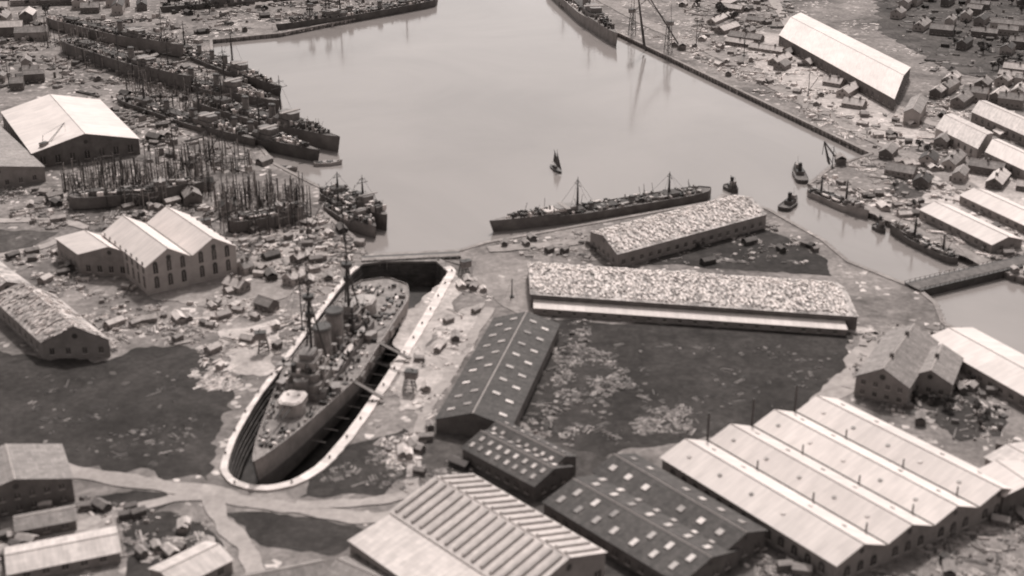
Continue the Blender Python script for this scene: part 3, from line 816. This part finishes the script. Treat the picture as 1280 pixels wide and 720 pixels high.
mb.prism(oct_(-33,-28,2.6,.6), fb+10.4, fb+13, 2, .9)
mb.prism([(-32.5,-9),(-30,-9),(-30,9),(-32.5,9)], fb+7, fb+7.3, 0, 1.2)
mb.prism(oct_(-16,12,5.2,2), fb+3.4, fb+5.6, 0, .8, 4)
for x0, y0, zz in ((28,10,11),(28,-10,11),(-31,8,7.3),(-31,-8,7.3),(15,6,7),(15,-6,7)):
    mb.cyl(x0,y0,fb+zz,.3,1.2,8,None,0); mb.cyl(x0,y0,fb+zz+1.2,.9,1.3,10,.8,1)
for k in range(380):
    x = R.uniform(-38,36); y = R.choice((-1,1))*R.uniform(.5,8.4)
    zz = fb+3.4
    if 13 < x and abs(y) < 7: zz = fb+7
    if 17 < x < 34 and abs(y) < 5.2: zz = fb+10.6
    if -38 < x < -22 and abs(y) < 6: zz = fb+7
    if R.random() < .8: mb.box(x,y,zz,R.uniform(.5,2.4),R.uniform(.5,1.8),R.uniform(.6,3.4),R.choice((0,.3)),R.choice((0,1,1,2,3,4)),R.uniform(.6,1.3))
    else: mb.beam((x,y,zz),(x+R.uniform(-5,5),y+R.uniform(-2,2),zz+R.uniform(3,8)),.16,R.choice((0,1)))
mb.make("superstructure", root)
mb = MB(['steel', 'dark'])
funnel(mb, 8, 0, fb+5, 3.6, 15); funnel(mb, -9, 0, fb+5, 3.6, 15)
for x in (3,-3.5,-16): 
    for s in (-1,1): mb.cyl(x,s*3.4,fb+5,.7,4.2,10,.7); mb.cyl(x+.5,s*3.4,fb+9,1.1,1.0,10,1.3)
mb.make("funnels", root)
mb = MB(['dark', 'steel'])
tripod(mb, 22, fb+10, 50, 0, 13, True, 0, 6); tripod(mb, -29, fb+8, 42, 0, 10, True, 0, 5)
for s in (-1,1):
    mb.cyl(-18,s*5,fb+3.4,.6,14,8,.4); mb.beam((-18,s*5,fb+6),(-6,s*13,fb+15),.35); mb.beam((-18,s*5,fb+17),(-6,s*13,fb+15),.08)
mb.make("masts", root)
mb = MB(['white', 'hull_p', 'wood', 'deck', 'dark'])
for i, x in enumerate((-20,-12,-2,4,12)):
    for s in (-1,1):
        smallboat(mb, x, s*(7.2 if i % 2 else 7.8), fb+4.2, 10, 2.8, R.uniform(-.05,.05), 1 if (i+s) % 3 else 0, 1.1, cover=(i % 2 == 0))
        mb.box(x-2,s*7.2,fb+3.4,.5,2,.9,0,4); mb.box(x+2,s*7.2,fb+3.4,.5,2,.9,0,4)
mb.make("ships_boats", root)
mb = MB(['steel', 'dark', 'wood', 'white', 'deck'])
for s in (-1,1):
    for x in (-38,-22,-6,8):
        mb.beam((x,s*15.8,fb-1.9),(x+5*(1 if x > 0 else -1),s*19.2,fb-1.5),.24,1)
for k in range(620):
    t = R.uniform(.05,.93); x, hb, zd = hullpts(t, L, B, fb, 10, 2.6, full=FU)
    y = R.uniform(-.9,.9)*hb
    if abs(y) < 9.2 and -41 < x < 39: continue
    if abs(y) < 6 and (39 < x < 62 or -70 < x < -44): continue
    q = R.random()
    if q < .5: mb.box(x, y, zd, R.uniform(.8,3), R.uniform(.6,2), R.uniform(.3,1.6), R.choice((0,.2,1.5)), R.choice((0,1,2,3)), R.uniform(.6,1.2))
    elif q < .8: mb.cyl(x, y, zd, R.uniform(.3,.7), R.uniform(.5,1.7), 8, None, R.choice((0,1)), 1)
    else: mb.beam((x,y,zd+.3),(x+R.uniform(-3,3),y*.9,zd+.5),.2,2,1.3)
for s in (-1,1):
    mb.beam((L/2-15,0,fb+2.0),(L/2-22,s*6,fb+1.8),.45,0,1.2)
    mb.cyl(L/2-13,s*1.6,fb+1.8,.8,1.3,10,.6,1)
for i in range(60):
    t = .03+.95*i/60; x, hb, zd = hullpts(t, L, B, fb, 10, 2.6, full=FU)
    for s in (-1,1): mb.beam((x,s*(hb-.15),zd+.6),(x,s*(hb-.15),zd+1.9),.06,0)
mb.make("deck_fittings", root)
mb = MB(['wood', 'steel'])
for x, s, ln in ((-20,1,30),(18,1,29),(0,-1,24)):
    a = Vector((x, s*16.2, fb+.4)); b = Vector((x+2, s*ln, 1.6))
    for o in (-1,1):
        mb.beam(a+Vector((o,0,0)), b+Vector((o,0,0)), .25, 0, 1.2); mb.beam(a+Vector((o,0,1.3)), b+Vector((o,0,1.3)), .09, 0, 1.5)
    mb.slab(a+Vector((-1,0,.3)), a+Vector((1,0,.3)), b+Vector((1,0,.3)), b+Vector((-1,0,.3)), .1, 0, 2.2)
for x in range(-66, 60, 10):
    for s in (-1,1):
        x0, hb, zd = hullpts((x+L/2)/L, L, B, fb, 10, 2.6, full=FU)
        mb.beam((x, s*hb*.96, -1), (x, s*(hb*.96+6), -1.5), .3, 0, 1.6)
mb.make("gangways_and_shores", root)

def warship(name, p, q, B, fb, nf=3, hm='hull_d', dk='deck_d', c=1.0, mh=18, fore=True, sup=1.0, z=-3, fh=1.0, masts=True, nd=40):
    a = S(*p, z+fb); b = S(*q, z+fb); a.z = b.z = z
    root = empty(name); L = place(root, a, b); k = L/100
    mb = MB([hm, dk, 'dark', 'white']); hull(mb, L, B, fb, 3, 1.2+fb*.15, full=.62, bul=.6, c=c)
    if fore:
        pts = []
        for i in range(9):
            t = .72+.27*i/8; x, hb, zd = hullpts(t, L, B, fb, 3, 1.2+fb*.15, full=.62); pts.append((x, hb*.97))
        mb.prism([(x, -y) for x, y in pts]+[(x, y) for x, y in pts[::-1]], fb, fb+2.4, 0, c, 1)
    mb.make("hull", root)
    mb = MB(['steel', 'dark', 'hull_p', 'wood', 'white', hm])
    mb.prism(oct_(L*.1,L*.24,B*.3,B*.1), fb, fb+3*sup, 0, .8, 3)
    mb.prism(oct_(L*.13,L*.22,B*.24,B*.08), fb+3*sup, fb+5.5*sup, 0, .9)
    mb.prism([(L*.17,-B*.42),(L*.19,-B*.42),(L*.19,B*.42),(L*.17,B*.42)], fb+5.5*sup, fb+5.8*sup, 4, .5)
    mb.prism(oct_(-L*.26,L*.08,B*.22,B*.08), fb, fb+1.6*sup, 0, .7, 3)
    mb.prism(oct_(-L*.34,-L*.26,B*.25,B*.08), fb, fb+3*sup, 0, .8, 3)
    for i in range(nf):
        funnel(mb, L*.06-i*L*.28/max(1,nf-.5), 0, fb+1.6*sup, B*.13*(.6+.4*fh), (6.5*sup+1)*fh, 0, 1)
    for x, rr in ((L*.33,0),(-L*.4,pi)):
        T0 = mb.T; mb.T = Matrix.Translation((x,0,fb+(2.4 if rr == 0 and fore else 0))) @ Matrix.Rotation(rr,4,'Z')
        mb.cyl(0,0,0,B*.1,.9,10); mb.prism([(1.2,-1.3),(1.2,1.3),(-1.3,1.0),(-1.3,-1.0)], .9, 2.3, 0, 1.1); mb.beam((1,0,1.7),(6,0,2.1),.22,1); mb.T = T0
    for i in range(4):
        smallboat(mb, L*(.02-.09*i), (1 if i % 2 else -1)*B*.33, fb+1, 7, 2, 0, 2 if i % 2 else 4, .9, True)
    for i in range(nd):
        x = R.uniform(-.45,.42)*L; hb = hullpts(x/L+.5, L, B, fb, 3, 1, full=.62)[1]; y = R.uniform(-.85,.85)*hb
        q = R.random(); zz = fb+(2.4 if fore and x > .23*L else 0)
        if q < .75: mb.box(x, y, zz, R.uniform(.6,3.4), R.uniform(.5,1.8), R.uniform(.5,3)*(1+.5*(sup-1)), R.choice((0,1.5)), R.choice((0,1,2,3,4)), R.uniform(.6,1.4))
        elif q < .92: mb.cyl(x, y, zz, R.uniform(.3,.8), R.uniform(1,3), 8, None, R.choice((0,1,2)))
        else: mb.beam((x,y,zz),(x+R.uniform(-4,4),y,zz+R.uniform(4,9)),.15,1)
    mb.make("superstructure", root)
    if masts:
        mb = MB(['dark']); tripod(mb, L*.12, fb+3, mh, 0, mh*.22, False, 0, 0); tripod(mb, -L*.3, fb+2, mh*.75, 0, mh*.16, False, 0, 0); mb.make("masts", root)
    return root, L
r, L1 = warship("destroyer", (888,236), (612,281), 15, 4.5, 2, 'hull_d', 'deck_d', 1.5, 17, fh=.45, sup=.75, nd=260)
mb = MB(['white']); mb.prism([(L1*.18,-4),(L1*.27,-4),(L1*.27,4),(L1*.18,4)], 6.9, 8.2, 0, .9); mb.make("bridge_awning", r)
warship("destroyer", (205,52), (352,112), 15, 6, 3, 'hull_d', 'deck_d', 1.0, 30, sup=1.4, nd=260, fh=.7)
warship("cruiser", (180,88), (350,130), 18, 7, 2, 'hull_d', 'deck_d', 1.3, 30, sup=1.7, nd=320, fh=.7)
warship("destroyer", (245,122), (425,176), 19, 8, 2, 'hull', 'deck_d', .7, 30, sup=1.8, nd=340, fh=.7)
warship("destroyer", (215,140), (400,192), 17, 6, 3, 'hull_d', 'deck_d', 1.0, 26, sup=1.5, nd=260, fh=.6)
warship("destroyer", (150,120), (320,178), 16, 6, 2, 'hull_d', 'deck_d', 1.2, 26, sup=1.5, nd=260, fh=.6)
warship("unfinished_hull", (80,48), (240,100), 18, 9, 1, 'hull_d', 'deck_d', 1.4, 20, sup=1.2, z=1, masts=False, nd=300)
warship("unfinished_hull", (60,20), (230,60), 17, 8, 1, 'hull', 'deck', .8, 20, sup=1.2, z=1, masts=False, nd=300)
warship("unfinished_hull", (85,246), (255,232), 13, 6, 0, 'hull_d', 'deck_d', 1.3, 20, sup=1, z=1, masts=False, nd=120)
warship("unfinished_hull", (284,276), (380,262), 12, 5.5, 0, 'hull_d', 'deck_d', 1.3, 20, sup=1, z=1, masts=False, nd=100)
warship("torpedo_boat", (408,236), (484,274), 17, 7, 1, 'hull_d', 'deck_d', 1.3, 16, sup=1.5, nd=220, fh=.5)
warship("torpedo_boat", (412,252), (470,288), 14, 5, 1, 'hull', 'deck_d', .8, 12, sup=1.2, nd=160, fh=.5)
warship("cargo_steamer", (690,-25), (772,46), 22, 9, 1, 'hull_p', 'deck', .7, 34, sup=1.7, nd=240)
warship("cruiser", (545,-2), (345,34), 18, 6, 2, 'hull_d', 'deck', 1.1, 32, sup=1.2, nd=260, fh=.6)
warship("cruiser", (420,-12), (200,12), 16, 6, 3, 'hull_d', 'deck_d', 1.1, 30, sup=1.3, nd=160)
warship("torpedo_boat", (1012,236), (1086,268), 9, 3, 1, 'hull_p', 'deck', .9, 12, sup=.7, nd=90, fh=.5)
warship("torpedo_boat", (1196,324), (1112,284), 8, 3, 1, 'hull_d', 'deck_d', 1.3, 11, sup=.7, nd=90, fh=.5)
def tug(name, p, q, B=5, hm='hull_d', c=1.0, cabin=True):
    a = S(*p, -2); b = S(*q, -2); a.z = b.z = -3
    root = empty(name); L = place(root, a, b)
    mb = MB([hm, 'deck_d', 'dark']); hull(mb, L, B, 1.6, 1, .9, bul=.5, full=.6, c=c, n=14); mb.make("hull", root)
    mb = MB(['hull_p', 'dark', 'white'])
    if cabin:
        mb.prism(oct_(-L*.15,L*.2,B*.3,.4), 1.6, 3.8, 0, .5, 1); mb.prism(oct_(L*.06,L*.17,B*.25,.3), 3.8, 6, 2, .5); funnel(mb, -L*.04, 0, 3.8, B*.14, 4.5, 1, 1)
        mb.cyl(L*.24,0,1.6,.14,8,6,.06,1)
    else:
        for i in range(4): mb.box(-L*.3+i*L*.18,0,1.6,L*.13,B*.6,.7,0,0 if i % 2 else 1,.9)
    mb.make("deckhouse", root)
tug("tugboat", (1004,228),(994,206),8); tug("tugboat", (978,262),(996,248),8); tug("tugboat", (1094,282),(1106,290),6)
tug("tugboat", (908,232),(922,240),7); tug("lighter", (392,205),(428,203),6,'hull_p',1.0,False); tug("lighter", (330,208),(372,212),6,'hull',1.0,False)
p = S(695,212,-3); root = empty("sailing_boat", p, -1.2)
mb = MB(['hull_d', 'wood']); smallboat(mb, 0,0,-.3, 17, 4.6, 0, 0, 1.0, True); mb.box(-2,0,.9,4,2,.9,0,1,1.2); mb.make("hull", root)
mb = MB(['dark', 'wood']); mb.cyl(1.5,0,.6,.2,13,6,.1,0); mb.beam((1.3,0,2.6),(-7,0,3.2),.15); mb.beam((1.4,0,8),(-4,0,12),.12)
mb.make("mast", root)
mb = MB(['wood'])
mb.face([(1.2,.05,2.8),(-6.8,.9,3.4),(-3.8,.6,11.5),(1.2,.05,8)],0,.8); mb.face([(1.8,0,12),(2,0,2.5),(8,.4,2)],0,.9); mb.make("sails", root)

# ---------------------------------------------------------------- trees
def treemesh(seed):
    r = random.Random(seed); mb = MB(['leaf', 'wood'])
    mb.cyl(0,0,-.2,.4,4,7,.26,1)
    cl = [(r.uniform(-2.4,2.4), r.uniform(-2.4,2.4), r.uniform(3.4,7), r.uniform(1.2,2.3)) for _ in range(9)]
    for c in cl: mb.beam((0,0,2.8), (c[0],c[1],c[2]), .16, 1, 1, .05)
    for c in cl:
        sh = r.uniform(.7,1.8)
        for k in range(60):
            d = Vector((r.gauss(0,1), r.gauss(0,1), r.gauss(0,1))).normalized()*c[3]*r.uniform(.5,1.1)
            p = Vector(c[:3])+Vector((d.x,d.y,d.z*.8)); s = r.uniform(.3,.65)
            a = Vector((r.gauss(0,1), r.gauss(0,1), r.gauss(0,1))).normalized(); b = a.cross(Vector((r.gauss(0,1),r.gauss(0,1),r.gauss(0,1)))).normalized()
            mb.face([p-a*s, p-b*s*.6, p+a*s, p+b*s*.6], 0, sh*r.uniform(.7,1.3))
    o = mb.make("tree"); me = o.data; bpy.data.objects.remove(o); return me
TM = [treemesh(i) for i in range(4)]
def trees(poly, n, sc=(.6,1.2)):
    P = [S2(*p) for p in poly]; xs = [p.x for p in P]; ys = [p.y for p in P]; k = 0; t = 0
    while k < n and t < 5000:
        t += 1
        c = Vector((R.uniform(min(xs), max(xs)), R.uniform(min(ys), max(ys))))
        if not inside(c, P) or inside(c, WPw): continue
        k += 1; o = bpy.data.objects.new("tree", R.choice(TM)); scene.collection.objects.link(o)
        o.location = (c.x, c.y, 0); s = R.uniform(*sc); o.scale = (s, s, s*R.uniform(.8,1.1)); o.rotation_euler = (0,0,R.uniform(0,6))
trees([(1100,190),(1165,185),(1190,235),(1150,265),(1105,240)], 7, (.5,.9))
trees([(1110,-20),(1290,-20),(1290,110),(1200,95)], 34, (.7,1.2))
trees([(1130,495),(1190,482),(1250,520),(1210,550)], 9, (.4,.7))
trees([(860,0),(960,-10),(970,20),(900,30)], 10, (.7,1.1))
trees([(190,-10),(280,-10),(280,20),(200,30)], 8, (.8,1.2))
trees([(-20,-10),(80,-10),(60,20),(-20,30)], 10, (.8,1.2))

# ---------------------------------------------------------------- light, sky, camera
az = radians(8); el = radians(52)
sd = Vector((sin(az)*cos(el), cos(az)*cos(el), sin(el)))
sun = bpy.data.lights.new("sun", 'SUN'); sun.energy = 2.85; sun.angle = radians(6); sun.color = (1, .965, .93)
so = bpy.data.objects.new("sun", sun); scene.collection.objects.link(so)
so.rotation_euler = (-sd).to_track_quat('-Z', 'Y').to_euler(); so.location = sd*500
w = bpy.data.worlds.new("World"); scene.world = w; w.use_nodes = True; nt = w.node_tree
bg = nt.nodes['Background']; sk = nt.nodes.new('ShaderNodeTexSky'); sk.sky_type = 'NISHITA'
sk.sun_disc = False; sk.sun_elevation = el; sk.sun_rotation = az; sk.dust_density = 3
bw_ = nt.nodes.new('ShaderNodeRGBToBW'); nt.links.new(sk.outputs[0], bw_.inputs[0])
tn = nt.nodes.new('ShaderNodeMix'); tn.data_type = 'RGBA'; tn.blend_type = 'MULTIPLY'; tn.inputs[0].default_value = 1
nt.links.new(bw_.outputs[0], tn.inputs[6]); tn.inputs[7].default_value = (1.0, .955, .93, 1)
nt.links.new(tn.outputs[2], bg.inputs[0]); bg.inputs[1].default_value = .15
cam = bpy.data.cameras.new("camera"); co = bpy.data.objects.new("camera", cam); scene.collection.objects.link(co)
co.location = (0,0,CAMH); co.rotation_euler = (pi/2-PITCH, 0, 0)
cam.sensor_width = 36; cam.lens = FOC*36/1280; cam.clip_end = 20000; cam.clip_start = 1
cam.dof.use_dof = True; cam.dof.focus_distance = 7000; cam.dof.aperture_fstop = .04
scene.camera = co
scene.view_settings.view_transform = 'Standard'; scene.view_settings.look = 'None'; scene.view_settings.exposure = 0
